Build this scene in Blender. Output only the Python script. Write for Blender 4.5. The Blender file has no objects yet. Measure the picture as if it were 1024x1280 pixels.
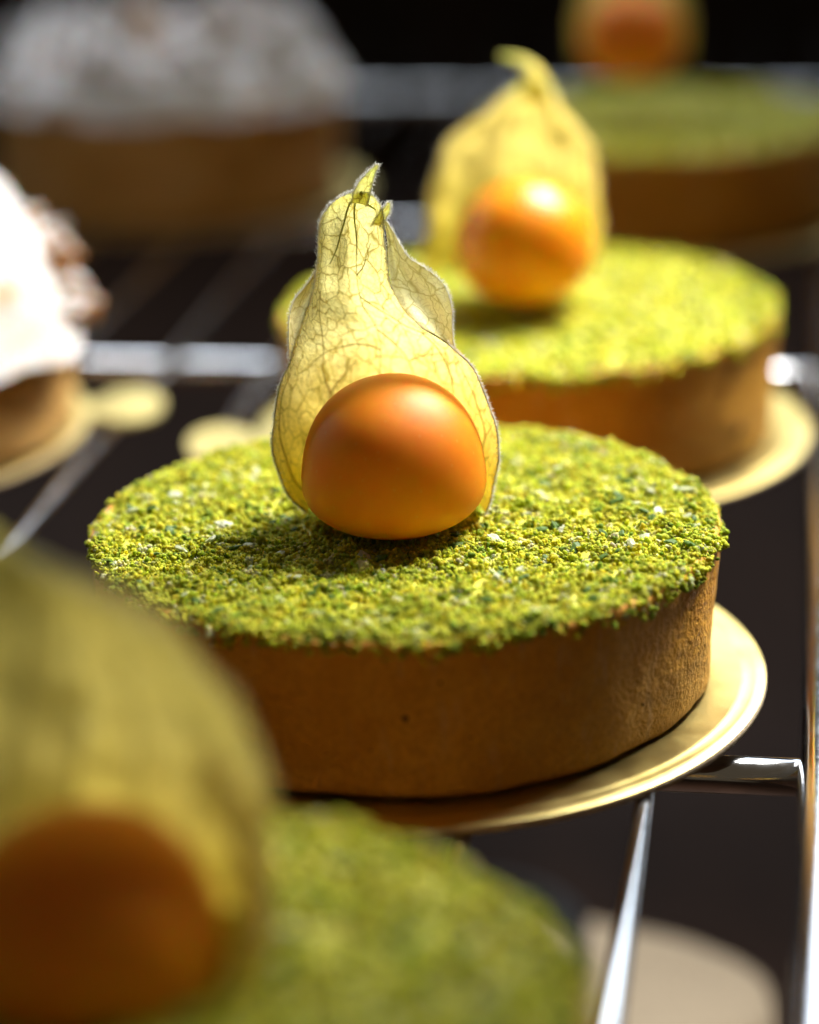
import bpy, math, random
import numpy as np
from mathutils import Vector, Matrix, noise as mnoise

random.seed(7)
rng = np.random.default_rng(11)
SC = bpy.context.scene
COL = SC.collection
R = math.radians
MM = 0.001

# ------------------------------------------------------------------ camera
F_PX, PITCH, ROLL, CAM_H = 3171.0, R(19.858), R(1.885), 0.131
cam_data = bpy.data.cameras.new("camera")
cam_data.sensor_fit = 'HORIZONTAL'
cam_data.sensor_width = 24.0
cam_data.lens = F_PX / 1024.0 * 24.0
cam_data.clip_start = 0.005
cam_data.clip_end = 20.0
cam_data.dof.use_dof = True
cam_data.dof.focus_distance = 0.311
cam_data.dof.aperture_fstop = 6.1
cam_data.dof.aperture_blades = 0
cam = bpy.data.objects.new("camera", cam_data)
cam.matrix_world = Matrix.Translation((0, 0, CAM_H)) @ Matrix.Rotation(R(90) - PITCH, 4, 'X') @ Matrix.Rotation(-ROLL, 4, 'Z')
COL.objects.link(cam)
SC.camera = cam

# ------------------------------------------------------------------ world, lamps, exposure
world = bpy.data.worlds.new("World")
SC.world = world
world.use_nodes = True
bg = world.node_tree.nodes["Background"]
bg.inputs[0].default_value = (0.86, 0.66, 0.42, 1)
bg.inputs[1].default_value = 0.074

def area(name, loc, target, sx, sy, watts, color, spread=180):
    d = bpy.data.lights.new(name, 'AREA')
    d.shape = 'RECTANGLE'; d.size = sx; d.size_y = sy; d.energy = watts; d.color = color
    d.spread = R(spread)
    o = bpy.data.objects.new(name, d)
    o.location = loc
    v = Vector(target) - Vector(loc)
    o.rotation_euler = v.to_track_quat('-Z', 'Y').to_euler()
    COL.objects.link(o)
    return o

area("case_lamp", (0.15, 0.49, 0.30), (0.005, 0.362, 0.02), 0.22, 0.16, 0.52, (1.0, 0.96, 0.90), 39)
area("side_lamp", (-0.40, 0.56, 0.20), (0.0, 0.37, 0.02), 0.06, 0.24, 0.025, (0.93, 0.96, 1.0), 60)
area("back_window", (0.0, 1.14, 0.60), (0.0, 0.35, 0.0), 1.9, 0.42, 4.6, (0.84, 0.92, 1.0), 120)
area("far_row_fill", (-0.10, 0.70, 0.30), (-0.06, 0.58, 0.03), 0.12, 0.05, 0.06, (0.92, 0.95, 1.0), 60)  # added fill without a known source, brightens the far left tart
area("counter_fill", (0.40, 0.55, -0.03), (0.0, 0.50, -0.13), 0.25, 0.05, 0.035, (1.0, 0.80, 0.62), 140)  # added fill below the rack, out of view, lifts the dark counter

SC.view_settings.view_transform = 'Standard'
SC.view_settings.look = 'None'
SC.view_settings.exposure = 0.0
SC.view_settings.gamma = 1.0
SC.render.engine = 'CYCLES'
SC.cycles.use_denoising = True
SC.cycles.max_bounces = 10
SC.cycles.transparent_max_bounces = 12
SC.cycles.sample_clamp_indirect = 6.0
SC.cycles.caustics_reflective = False
SC.cycles.caustics_refractive = False

# ------------------------------------------------------------------ helpers
def ray(px, py):
    X, U = px - 512.0, 640.0 - py
    c, s = math.cos(ROLL), math.sin(ROLL)
    sx, su = (X * c + U * s) / F_PX, (-X * s + U * c) / F_PX
    return np.array([sx, math.cos(PITCH) + su * math.sin(PITCH), -math.sin(PITCH) + su * math.cos(PITCH)])

def at(px, py, y=None, z=None):
    """the point of the scene seen at a pixel of the photograph, at a known distance y or height z"""
    d = ray(px, py)
    k = (y / d[1]) if y is not None else ((z - CAM_H) / d[2])
    return d * k + np.array([0, 0, CAM_H])

def mesh_obj(name, verts, faces, mat, parent=None, smooth=True, loc=None):
    me = bpy.data.meshes.new(name)
    me.from_pydata([tuple(v) for v in verts], [], [tuple(f) for f in faces])
    me.materials.append(mat)
    if smooth:
        me.polygons.foreach_set("use_smooth", [True] * len(me.polygons))
    me.update()
    o = bpy.data.objects.new(name, me)
    COL.objects.link(o)
    if parent: o.parent = parent
    if loc is not None: o.location = loc
    return o

def thing(name, label, cat, loc, group=None):
    o = bpy.data.objects.new(name, None)
    o.empty_display_size = 0.01
    o.location = loc
    COL.objects.link(o)
    tag(o, label, cat, group)
    return o

def tag(o, label, cat, group=None):
    o["label"] = label; o["category"] = cat
    if group: o["group"] = group

def tri_mesh(name, V, T, mat, parent=None, colors=None, smooth=True):
    """fast mesh from numpy arrays of points and triangles"""
    me = bpy.data.meshes.new(name)
    n, m = len(V), len(T)
    me.vertices.add(n); me.vertices.foreach_set("co", np.asarray(V, dtype=np.float32).ravel())
    me.loops.add(m * 3); me.loops.foreach_set("vertex_index", np.asarray(T, dtype=np.int32).ravel())
    me.polygons.add(m)
    me.polygons.foreach_set("loop_start", np.arange(0, m * 3, 3, dtype=np.int32))
    me.polygons.foreach_set("loop_total", np.full(m, 3, dtype=np.int32))
    me.update(calc_edges=True)
    me.polygons.foreach_set("use_smooth", np.full(m, smooth, dtype=bool))
    if colors is not None:
        a = me.attributes.new("tint", 'FLOAT_COLOR', 'POINT')
        c4 = np.ones((n, 4), dtype=np.float32); c4[:, :3] = colors
        a.data.foreach_set("color", c4.ravel())
    me.materials.append(mat)
    me.validate()
    o = bpy.data.objects.new(name, me)
    COL.objects.link(o)
    if parent: o.parent = parent
    return o

def ico(sub):
    import bmesh
    bm = bmesh.new(); bmesh.ops.create_icosphere(bm, subdivisions=sub, radius=1.0)
    V = np.array([v.co[:] for v in bm.verts]); T = np.array([[v.index for v in f.verts] for f in bm.faces])
    bm.free()
    return V, T

def fbm(p, f, octs=3):
    return sum(mnoise.noise(Vector(p) * f * 2 ** k) * 0.5 ** k for k in range(octs))

def lumps(sub, n, amp, freq):
    V, T = ico(sub)
    out = []
    for k in range(n):
        off = rng.uniform(-50, 50, 3)
        s = np.array([1 + amp * fbm(v + off, freq, 3) for v in V])
        out.append(V * s[:, None])
    return out, T

def clusters(n, grains=11):
    """crumbs: little heaps of grains stuck together"""
    base, T = lumps(1, 8, 0.45, 1.4)
    out = []
    for k in range(n):
        V = []
        for g in range(grains):
            d = rng.normal(size=3); d /= np.linalg.norm(d)
            q = d * rng.uniform(0.25, 0.95) * np.array([1.0, 0.85, 0.75])
            V.append(base[rng.integers(8)] * rng.uniform(0.32, 0.62) * rng.uniform(0.75, 1.2, 3) + q)
        out.append(np.concatenate(V))
    TT = np.concatenate([T + g * len(base[0]) for g in range(grains)])
    return out, TT

def rand_rot(n):
    q = rng.normal(size=(n, 4)); q /= np.linalg.norm(q, axis=1)[:, None]
    w, x, y, z = q.T
    return np.stack([np.stack([1-2*(y*y+z*z), 2*(x*y-z*w), 2*(x*z+y*w)], -1),
                     np.stack([2*(x*y+z*w), 1-2*(x*x+z*z), 2*(y*z-x*w)], -1),
                     np.stack([2*(x*z-y*w), 2*(y*z+x*w), 1-2*(x*x+y*y)], -1)], 1)

def scatter(pos, size, variants, T):
    """one shape of the variants at each position, turned at random; size (N,3)"""
    n = len(pos); nv = len(variants[0])
    pick = rng.integers(0, len(variants), n)
    base = np.stack(variants)[pick] * size[:, None, :]
    V = np.einsum('nij,nkj->nki', rand_rot(n), base) + pos[:, None, :]
    TT = (T[None] + (np.arange(n) * nv)[:, None, None]).reshape(-1, 3)
    return V.reshape(-1, 3), TT, nv

def tube(points, radii, k=8, cap=True):
    pts = [Vector(p) for p in points]
    V, Fc = [], []
    up = Vector((0.13, 0.2, 0.97))
    for i, p in enumerate(pts):
        d = (pts[min(i + 1, len(pts) - 1)] - pts[max(i - 1, 0)]).normalized()
        a = d.cross(up)
        if a.length < 1e-4: a = d.cross(Vector((1, 0, 0)))
        a.normalize(); b = d.cross(a)
        for j in range(k):
            t = 2 * math.pi * j / k
            V.append(p + (a * math.cos(t) + b * math.sin(t)) * radii[i])
    for i in range(len(pts) - 1):
        for j in range(k):
            Fc.append((i*k+j, i*k+(j+1) % k, (i+1)*k+(j+1) % k, (i+1)*k+j))
    if cap:
        Fc.append(tuple(range(k))[::-1]); Fc.append(tuple((len(pts)-1)*k + j for j in range(k)))
    return V, Fc

# ------------------------------------------------------------------ materials
def mat(name):
    m = bpy.data.materials.new(name); m.use_nodes = True
    nt = m.node_tree
    return m, nt, nt.nodes["Principled BSDF"], nt.nodes["Material Output"]

def N(nt, kind, **kw):
    n = nt.nodes.new(kind)
    for k, v in kw.items():
        if k.startswith("in_"):
            n.inputs[k[3:].replace("_", " ")].default_value = v
        else: setattr(n, k, v)
    return n

def ramp(nt, src, stops):
    r = nt.nodes.new("ShaderNodeValToRGB")
    e = r.color_ramp.elements
    while len(e) < len(stops): e.new(0.5)
    for el, (p, c) in zip(e, stops):
        el.position = p; el.color = (*c, 1) if len(c) == 3 else c
    nt.links.new(src, r.inputs[0])
    return r.outputs[0]

def noise_tex(nt, coord, scale, detail=4, rough=0.55):
    n = N(nt, "ShaderNodeTexNoise"); n.inputs["Scale"].default_value = scale
    n.inputs["Detail"].default_value = detail; n.inputs["Roughness"].default_value = rough
    nt.links.new(coord, n.inputs["Vector"])
    return n.outputs[0]

def objco(nt):
    return nt.nodes.new("ShaderNodeTexCoord").outputs["Object"]

def bump(nt, height, strength, dist, bsdf, prev=None):
    b = N(nt, "ShaderNodeBump"); b.inputs["Strength"].default_value = strength; b.inputs["Distance"].default_value = dist
    nt.links.new(height, b.inputs["Height"])
    if prev: nt.links.new(prev, b.inputs["Normal"])
    if bsdf: nt.links.new(b.outputs[0], bsdf.inputs["Normal"])
    return b.outputs[0]

def mixc(nt, fac, a, b, blend='MIX'):
    m = nt.nodes.new("ShaderNodeMix"); m.data_type = 'RGBA'; m.blend_type = blend
    for sock, v in ((m.inputs[0], fac), (m.inputs[6], a), (m.inputs[7], b)):
        if hasattr(v, "links") or isinstance(v, bpy.types.NodeSocket): nt.links.new(v, sock)
        elif isinstance(v, (int, float)): sock.default_value = v
        else: sock.default_value = (*v, 1)
    return m.outputs[2]

def make_crust(name, dark, light, frost):
    m, nt, p, out = mat(name)
    co = objco(nt)
    c = ramp(nt, noise_tex(nt, co, 90, 5, 0.6), [(0.3, dark), (0.68, light)])
    fine = noise_tex(nt, co, 1300, 3, 0.6)
    c = mixc(nt, ramp(nt, fine, [(0.35, (0.35,)*3), (0.6, (0,)*3)]), c, tuple(x*0.6 for x in dark))
    # pale floury bloom in uneven upright streaks
    mp = N(nt, "ShaderNodeMapping"); mp.inputs["Scale"].default_value = (1, 1, 0.22)
    nt.links.new(co, mp.inputs[0])
    fl = ramp(nt, noise_tex(nt, mp.outputs[0], 260, 6, 0.7), [(0.55, (0,)*3), (0.76, (0.5,)*3)])
    c = mixc(nt, fl, c, frost)
    nt.links.new(c, p.inputs["Base Color"])
    p.inputs["Roughness"].default_value = 0.62
    p.inputs["Specular IOR Level"].default_value = 0.35
    p.inputs["Subsurface Weight"].default_value = 0.12
    p.inputs["Subsurface Radius"].default_value = (1.0, 0.45, 0.15)
    p.inputs["Subsurface Scale"].default_value = 0.0015
    b1 = bump(nt, noise_tex(nt, co, 420, 5, 0.65), 0.55, 0.0007, None)
    vo = N(nt, "ShaderNodeTexVoronoi"); vo.inputs["Scale"].default_value = 700; nt.links.new(co, vo.inputs["Vector"])
    b2 = bump(nt, ramp(nt, vo.outputs["Distance"], [(0.0, (0,)*3), (0.28, (1,)*3)]), 0.35, 0.0004, None, b1)
    bump(nt, fine, 0.7, 0.0005, p, b2)
    return m
CRUST = make_crust("baked_crust", (0.66, 0.29, 0.020), (0.82, 0.42, 0.055), (0.70, 0.48, 0.30))
CRUST_PALE = make_crust("pale_baked_crust", (0.62, 0.32, 0.07), (0.82, 0.50, 0.17), (0.8, 0.6, 0.36))
PIT, nt, p, out = mat("crust_pit"); p.inputs["Base Color"].default_value = (0.09, 0.035, 0.01, 1); p.inputs["Roughness"].default_value = 0.9

def make_tinted(name, trans, rough, fine_scale):
    m, nt, p, out = mat(name)
    at_ = N(nt, "ShaderNodeAttribute", attribute_name="tint")
    co = objco(nt)
    v = ramp(nt, noise_tex(nt, co, fine_scale, 3, 0.6), [(0.3, (0.72,)*3), (0.7, (1.15,)*3)])
    c = mixc(nt, 1.0, at_.outputs["Color"], v, 'MULTIPLY')
    nt.links.new(c, p.inputs["Base Color"])
    p.inputs["Roughness"].default_value = rough
    p.inputs["Specular IOR Level"].default_value = 0.18
    p.inputs["Subsurface Weight"].default_value = 0.7; p.inputs["Subsurface Radius"].default_value = (1.0, 0.95, 0.3); p.inputs["Subsurface Scale"].default_value = 0.0006
    bn = bump(nt, noise_tex(nt, co, fine_scale * 1.4, 3, 0.6), 0.5, 0.0003, p)
    tr = N(nt, "ShaderNodeBsdfTranslucent"); nt.links.new(c, tr.inputs[0])
    mx = N(nt, "ShaderNodeMixShader"); mx.inputs[0].default_value = trans
    nt.links.new(p.outputs[0], mx.inputs[1]); nt.links.new(tr.outputs[0], mx.inputs[2])
    nt.links.new(mx.outputs[0], out.inputs[0])
    return m
CRUMB = make_tinted("pistachio_crumb", 0.30, 0.7, 1800)
def plain(name, col, rough, trans=0.0, spec=0.5):
    m, nt, p, out = mat(name)
    co = objco(nt)
    c = ramp(nt, noise_tex(nt, co, 900, 3), [(0.3, tuple(x*0.7 for x in col)), (0.7, col)])
    nt.links.new(c, p.inputs["Base Color"]); p.inputs["Roughness"].default_value = rough
    p.inputs["Specular IOR Level"].default_value = spec
    bump(nt, noise_tex(nt, co, 1200, 3), 0.4, 0.0003, p)
    if trans:
        tr = N(nt, "ShaderNodeBsdfTranslucent"); nt.links.new(c, tr.inputs[0])
        mx = N(nt, "ShaderNodeMixShader"); mx.inputs[0].default_value = trans
        nt.links.new(p.outputs[0], mx.inputs[1]); nt.links.new(tr.outputs[0], mx.inputs[2])
        nt.links.new(mx.outputs[0], out.inputs[0])
    return m
CHIP = plain("green_nut", (0.13, 0.25, 0.03), 0.5, 0.3, 0.3)
FLAKE = plain("pale_flake", (0.76, 0.80, 0.52), 0.35, 0.4)
CREAM = plain("yellow_filling", (0.78, 0.74, 0.06), 0.6)

# gold foil board
GOLD, nt, p, out = mat("gold_foil")
co = objco(nt)
p.inputs["Metallic"].default_value = 1.0
c = ramp(nt, noise_tex(nt, co, 60, 4), [(0.35, (0.80, 0.63, 0.21)), (0.65, (0.88, 0.73, 0.30))])
nt.links.new(c, p.inputs["Base Color"])
nt.links.new(ramp(nt, noise_tex(nt, co, 150, 4), [(0.3, (0.30,)*3), (0.7, (0.42,)*3)]), p.inputs["Roughness"])
bump(nt, noise_tex(nt, co, 2200, 2), 0.10, 0.0002, p)
CARD = plain("card_edge", (0.62, 0.50, 0.33), 0.75)

# polished wire
CHROME, nt, p, out = mat("chrome_wire")
co = objco(nt)
p.inputs["Metallic"].default_value = 1.0
p.inputs["Base Color"].default_value = (0.80, 0.82, 0.85, 1)
nt.links.new(ramp(nt, noise_tex(nt, co, 300, 4), [(0.3, (0.09,)*3), (0.7, (0.18,)*3)]), p.inputs["Roughness"])
bump(nt, noise_tex(nt, co, 500, 3), 0.04, 0.0006, p)

# cape gooseberry
def make_berry(name, deep, bright, gloss):
    m, nt, p, out = mat(name)
    co = objco(nt)
    c = ramp(nt, noise_tex(nt, co, 120, 3), [(0.3, deep), (0.7, bright)])
    v = N(nt, "ShaderNodeTexVoronoi"); v.inputs["Scale"].default_value = 520; nt.links.new(co, v.inputs["Vector"])
    dots = ramp(nt, v.outputs["Distance"], [(0.05, (0.25,)*3), (0.16, (0,)*3)])
    c = mixc(nt, dots, c, (0.9, 0.5, 0.12))
    nt.links.new(c, p.inputs["Base Color"])
    nt.links.new(ramp(nt, noise_tex(nt, co, 200, 4), [(0.3, (gloss,)*3), (0.7, (gloss + 0.1,)*3)]), p.inputs["Roughness"])
    p.inputs["Specular IOR Level"].default_value = 0.38
    p.inputs["Subsurface Weight"].default_value = 1.0
    p.inputs["Subsurface Radius"].default_value = (1.0, 0.35, 0.03)
    p.inputs["Subsurface Scale"].default_value = 0.003
    bump(nt, noise_tex(nt, co, 450, 3), 0.06, 0.0005, p)
    return m
BERRY = make_berry("orange_berry_skin", (0.88, 0.25, 0.002), (0.95, 0.33, 0.005), 0.46)
BERRY_WET = make_berry("glossy_berry_skin", (0.92, 0.30, 0.003), (0.97, 0.38, 0.006), 0.32)

# papery husk with a net of veins (UV in millimetres)
def make_husk(name, low, high, tip, vein, trans, amount):
    m, nt, p, out = mat(name)
    uv = nt.nodes.new("ShaderNodeTexCoord").outputs["UV"]
    grad = N(nt, "ShaderNodeAttribute", attribute_name="tint")   # x: height up the husk 0..1
    sep = N(nt, "ShaderNodeSeparateColor"); nt.links.new(grad.outputs["Color"], sep.inputs[0])
    c = ramp(nt, sep.outputs[0], [(0.1, low), (0.5, high), (0.86, high), (0.98, tip)])  # low end has the berry's orange bounce light painted in; green tip is real
    mott = noise_tex(nt, uv, 0.35, 4)
    c = mixc(nt, ramp(nt, mott, [(0.35, (0.0,)*3), (0.7, (0.4,)*3)]), c, tuple(x*0.75 for x in low))
    # distorted coordinates
    nz = N(nt, "ShaderNodeTexNoise"); nz.inputs["Scale"].default_value = 0.8; nz.inputs["Detail"].default_value = 3
    nt.links.new(uv, nz.inputs["Vector"])
    add = N(nt, "ShaderNodeVectorMath", operation='MULTIPLY_ADD')
    nt.links.new(nz.outputs["Color"], add.inputs[0]); add.inputs[1].default_value = (1.1, 1.1, 0); nt.links.new(uv, add.inputs[2])
    def net(scale, sx, sy, width):
        mp = N(nt, "ShaderNodeMapping"); mp.inputs["Scale"].default_value = (sx, sy, 1); nt.links.new(add.outputs[0], mp.inputs[0])
        v = N(nt, "ShaderNodeTexVoronoi", feature='DISTANCE_TO_EDGE'); v.inputs["Scale"].default_value = scale
        nt.links.new(mp.outputs[0], v.inputs["Vector"])
        return ramp(nt, v.outputs["Distance"], [(0.0, (1,)*3), (width, (0,)*3)])
    n1 = net(0.56, 1.0, 0.60, 0.060)
    n2 = net(1.35, 1.0, 0.85, 0.075)
    fac = N(nt, "ShaderNodeMath", operation='MAXIMUM')
    h2 = N(nt, "ShaderNodeMath", operation='MULTIPLY'); nt.links.new(n2, h2.inputs[0]); h2.inputs[1].default_value = 0.5
    nt.links.new(n1, fac.inputs[0]); nt.links.new(h2.outputs[0], fac.inputs[1])
    fac2 = N(nt, "ShaderNodeMath", operation='MULTIPLY'); nt.links.new(fac.outputs[0], fac2.inputs[0]); fac2.inputs[1].default_value = amount
    c = mixc(nt, fac2.outputs[0], c, vein)
    nt.links.new(c, p.inputs["Base Color"])
    p.inputs["Roughness"].default_value = 0.55
    p.inputs["Specular IOR Level"].default_value = 0.3
    p.inputs["Sheen Weight"].default_value = 0.25
    b1 = bump(nt, noise_tex(nt, uv, 1.2, 4), 0.5, 0.0004, None)
    b2 = bump(nt, fac.outputs[0], 0.35, 0.0002, p, b1)
    tr = N(nt, "ShaderNodeBsdfTranslucent"); nt.links.new(c, tr.inputs[0]); nt.links.new(b1, tr.inputs[1])
    mx = N(nt, "ShaderNodeMixShader"); mx.inputs[0].default_value = trans
    nt.links.new(p.outputs[0], mx.inputs[1]); nt.links.new(tr.outputs[0], mx.inputs[2])
    tp = N(nt, "ShaderNodeBsdfTransparent"); tp.inputs[0].default_value = (1, 0.95, 0.75, 1)
    mx2 = N(nt, "ShaderNodeMixShader"); mx2.inputs[0].default_value = 0.0
    nt.links.new(mx.outputs[0], mx2.inputs[1]); nt.links.new(tp.outputs[0], mx2.inputs[2])
    nt.links.new(mx2.outputs[0], out.inputs[0])
    return m
HUSK = make_husk("papery_husk", (0.84, 0.58, 0.04), (0.90, 0.84, 0.34), (0.60, 0.68, 0.18), (0.30, 0.22, 0.02), 0.70, 0.95)
HUSK_GOLD = make_husk("golden_husk", (0.66, 0.52, 0.05), (0.66, 0.54, 0.15), (0.60, 0.68, 0.22), (0.46, 0.36, 0.06), 0.62, 0.8)
HUSK_AMBER = make_husk("amber_husk", (0.78, 0.56, 0.03), (0.74, 0.62, 0.16), (0.56, 0.56, 0.22), (0.45, 0.34, 0.06), 0.68, 0.8)
FLAP = make_husk("papery_husk_outside", (0.94, 0.86, 0.42), (0.96, 0.92, 0.54), (0.72, 0.74, 0.3), (0.50, 0.43, 0.12), 0.9, 0.8)
VEIN = plain("husk_vein", (0.50, 0.40, 0.04), 0.5, 0.45)
GREENVEIN = plain("green_husk_vein", (0.48, 0.50, 0.07), 0.5, 0.45)
FUZZ = plain("husk_hair", (0.95, 0.94, 0.88), 0.5, 0.65)

# sugar dusted topping: white where sugar has settled on upward faces, toasted on the sides
def make_sugar(name, toast, thr):
    m, nt, p, out = mat(name)
    co = objco(nt)
    g = nt.nodes.new("ShaderNodeNewGeometry"); s = N(nt, "ShaderNodeSeparateXYZ"); nt.links.new(g.outputs["Normal"], s.inputs[0])
    a = N(nt, "ShaderNodeMath", operation='MULTIPLY_ADD'); nt.links.new(noise_tex(nt, co, 260, 4), a.inputs[0]); a.inputs[1].default_value = 1.1
    nt.links.new(s.outputs[2], a.inputs[2])
    h_ = N(nt, "ShaderNodeMath", operation='MULTIPLY'); nt.links.new(a.outputs[0], h_.inputs[0]); h_.inputs[1].default_value = 0.5; a = h_
    f = ramp(nt, a.outputs[0], [(thr, (0,)*3), (min(1.0, thr + 0.16), (1,)*3)])
    c = mixc(nt, f, toast, (0.74, 0.735, 0.73))
    nt.links.new(c, p.inputs["Base Color"]); p.inputs["Roughness"].default_value = 0.8
    p.inputs["Specular IOR Level"].default_value = 0.2
    p.inputs["Subsurface Weight"].default_value = 0.2; p.inputs["Subsurface Scale"].default_value = 0.002
    bump(nt, noise_tex(nt, co, 500, 4), 0.6, 0.0006, p)
    return m
SUGAR = make_sugar("sugared_cream", (0.72, 0.40, 0.13), 0.31)
TOASTED = make_sugar("sugared_crumble", (0.74, 0.34, 0.06), 0.46)

# ------------------------------------------------------------------ setting
def panel(name, corners, m, kind='structure'):
    o = mesh_obj(name, corners, [(0, 1, 2, 3)], m, smooth=False)
    o["kind"] = kind
    return o
BROWN, nt, p, out = mat("dark_brown_laminate")
co = objco(nt)
mp = N(nt, "ShaderNodeMapping"); mp.inputs["Scale"].default_value = (14, 1.5, 1); nt.links.new(co, mp.inputs[0])
c = ramp(nt, noise_tex(nt, mp.outputs[0], 3, 5), [(0.3, (0.022, 0.009, 0.004)), (0.7, (0.040, 0.018, 0.009))])
nt.links.new(c, p.inputs["Base Color"]); p.inputs["Roughness"].default_value = 0.7; p.inputs["Specular IOR Level"].default_value = 0.15
WALL, nt, p, out = mat("dark_back_panel")
co = objco(nt)
mp = N(nt, "ShaderNodeMapping"); mp.inputs["Scale"].default_value = (6, 1, 0.6); nt.links.new(co, mp.inputs[0])
c = ramp(nt, noise_tex(nt, mp.outputs[0], 2.2, 4), [(0.35, (0.010, 0.007, 0.006)), (0.7, (0.035, 0.018, 0.010))])
nt.links.new(c, p.inputs["Base Color"]); p.inputs["Roughness"].default_value = 0.6
LOW = -0.13
panel("counter", [(-1.2, -0.3, LOW), (1.2, -0.3, LOW), (1.2, 1.3, LOW), (-1.2, 1.3, LOW)], BROWN)
panel("wall", [(-1.2, 1.25, LOW), (1.2, 1.25, LOW), (1.2, 1.25, 1.0), (-1.2, 1.25, 1.0)], WALL)

# ------------------------------------------------------------------ wire rack
YAW = R(9.52)
DIR = np.array([math.sin(YAW), math.cos(YAW), 0]); ACR = np.array([math.cos(YAW), -math.sin(YAW), 0])
rack = thing("wire_rack", "chrome wire shelf of long thin wires on thick cross rods under the tarts", "wire rack", (0, 0, -0.006))
WIRE_R, ROD_R = 0.00125, 0.0024
Z_WIRE = -0.0012 - WIRE_R
Z_ROD = Z_WIRE - WIRE_R - ROD_R + 0.0004
def bar(a, b, r, k=16, wob=0.0):
    n = 24
    pts = [np.array(a) + (np.array(b) - np.array(a)) * t for t in np.linspace(0, 1, n)]
    if wob:
        ph = rng.uniform(0, 6)
        pts = [q + ACR * wob * math.sin(ph + 9 * i / n) for i, q in enumerate(pts)]
    V, Fc = tube(pts, [r] * n, k)
    o = mesh_obj("wire", V, Fc, CHROME, rack)
    o.matrix_parent_inverse = Matrix.Translation((0, 0, 0.006))
    return o
def lateral(px, py, z): return float(at(px, py, z=z) @ ACR)
def along(px, py, z): return float(at(px, py, z=z) @ DIR)
w_front = lateral(800, 1040, Z_WIRE); w_left = lateral(207, 460, Z_WIRE); w_left2 = lateral(340, 470, Z_WIRE)
rail = lateral(1030, 1000, Z_WIRE)
print("wire laterals", w_front, w_left, w_left2, rail)
STEP = (w_front - w_left) / round((w_front - w_left) / 0.0205)
k0 = -9
lat = [w_front + STEP * k for k in range(k0, 1)]
for L in lat:
    a, b = ACR * L + DIR * 0.02, ACR * L + DIR * 0.80
    a[2] = b[2] = Z_WIRE
    bar(a, b, WIRE_R, wob=0.0002)
a, b = ACR * rail + DIR * 0.02, ACR * rail + DIR * 0.80
a[2] = b[2] = Z_ROD + 0.001
bar(a, b, 0.0032)
for L in [rail + 0.021 * k for k in range(1, 7)]:
    a, b = ACR * L + DIR * 0.40, ACR * L + DIR * 0.80
    a[2] = b[2] = Z_WIRE
    bar(a, b, WIRE_R)
for (px, py) in ((905, 968), (700, 469), (850, 292), (550, 122)):
    D = along(px, py, Z_ROD)
    x1 = rail if py > 400 else 0.35
    a, b = ACR * (-0.30) + DIR * D, ACR * x1 + DIR * D
    a[2] = b[2] = Z_ROD
    bar(a, b, ROD_R)

# ------------------------------------------------------------------ cake boards
def board(loc, r, label, tabdir=None, tablen=0.0, tabw=0.019):
    t = thing("cake_board", label, "cake board", loc, "gold cake boards under the tarts")
    prof = [(0, 0.0), (0.55, 0.0), (0.925, 0.0), (0.932, 0.00010), (0.939, 0.0), (0.965, 0.0), (0.970, 0.00006), (0.975, 0.0), (0.99, 0.0), (0.997, -0.0001)]
    n = 160
    V, Fc = [(0, 0, 0)], []
    for (q, z) in prof[1:]:
        for j in range(n):
            a = 2 * math.pi * j / n
            V.append((q * r * math.cos(a), q * r * math.sin(a), z))
    for j in range(n): Fc.append((0, 1 + j, 1 + (j + 1) % n))
    for i in range(len(prof) - 2):
        for j in range(n):
            A, B = 1 + i * n, 1 + (i + 1) * n
            Fc.append((A + j, B + j, B + (j + 1) % n, A + (j + 1) % n))
    mesh_obj("foil_face", V, Fc, GOLD, t)
    V, Fc = [], []
    for (q, z) in ((0.9971, -0.0001), (1.0, -0.00035), (1.0, -0.0010), (0.99, -0.00115)):
        for j in range(n):
            a = 2 * math.pi * j / n
            V.append((q * r * math.cos(a), q * r * math.sin(a), z))
    for i in range(3):
        for j in range(n): Fc.append((i*n+j, (i+1)*n+j, (i+1)*n+(j+1) % n, i*n+(j+1) % n))
    Fc.append(tuple(3*n + j for j in range(n))[::-1])
    mesh_obj("card_edge", V, Fc, CARD, t)
    if tabdir is not None:
        # rounded pull tab
        ang = R(tabdir); hw = tabw / 2
        hn, ex = hw * 0.42, hw * 0.62
        cx = r + tablen - ex
        out = [(r * 0.985, -hn)]
        for j in range(33):
            a = R(-150) + R(300) * j / 32
            x, y = cx + ex * math.cos(a), hw * math.sin(a)
            if x > r * 0.985: out.append((x, y))
        out.append((r * 0.985, hn))
        V, Fc = [], []
        c_, s_ = math.cos(ang), math.sin(ang)
        for z in (-0.0001, -0.0010):
            for (x, y) in out: V.append((x * c_ - y * s_, x * s_ + y * c_, z + 0.0004 * max(0, (x - r)) / max(tablen, 1e-6)))
        m_ = len(out)
        Fc.append(tuple(range(m_))); Fc.append(tuple(range(m_, 2 * m_))[::-1])
        for j in range(m_): Fc.append((j, j + m_, (j + 1) % m_ + m_, (j + 1) % m_))
        mesh_obj("pull_tab", V, Fc, GOLD, t, smooth=False)
    return t

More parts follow.
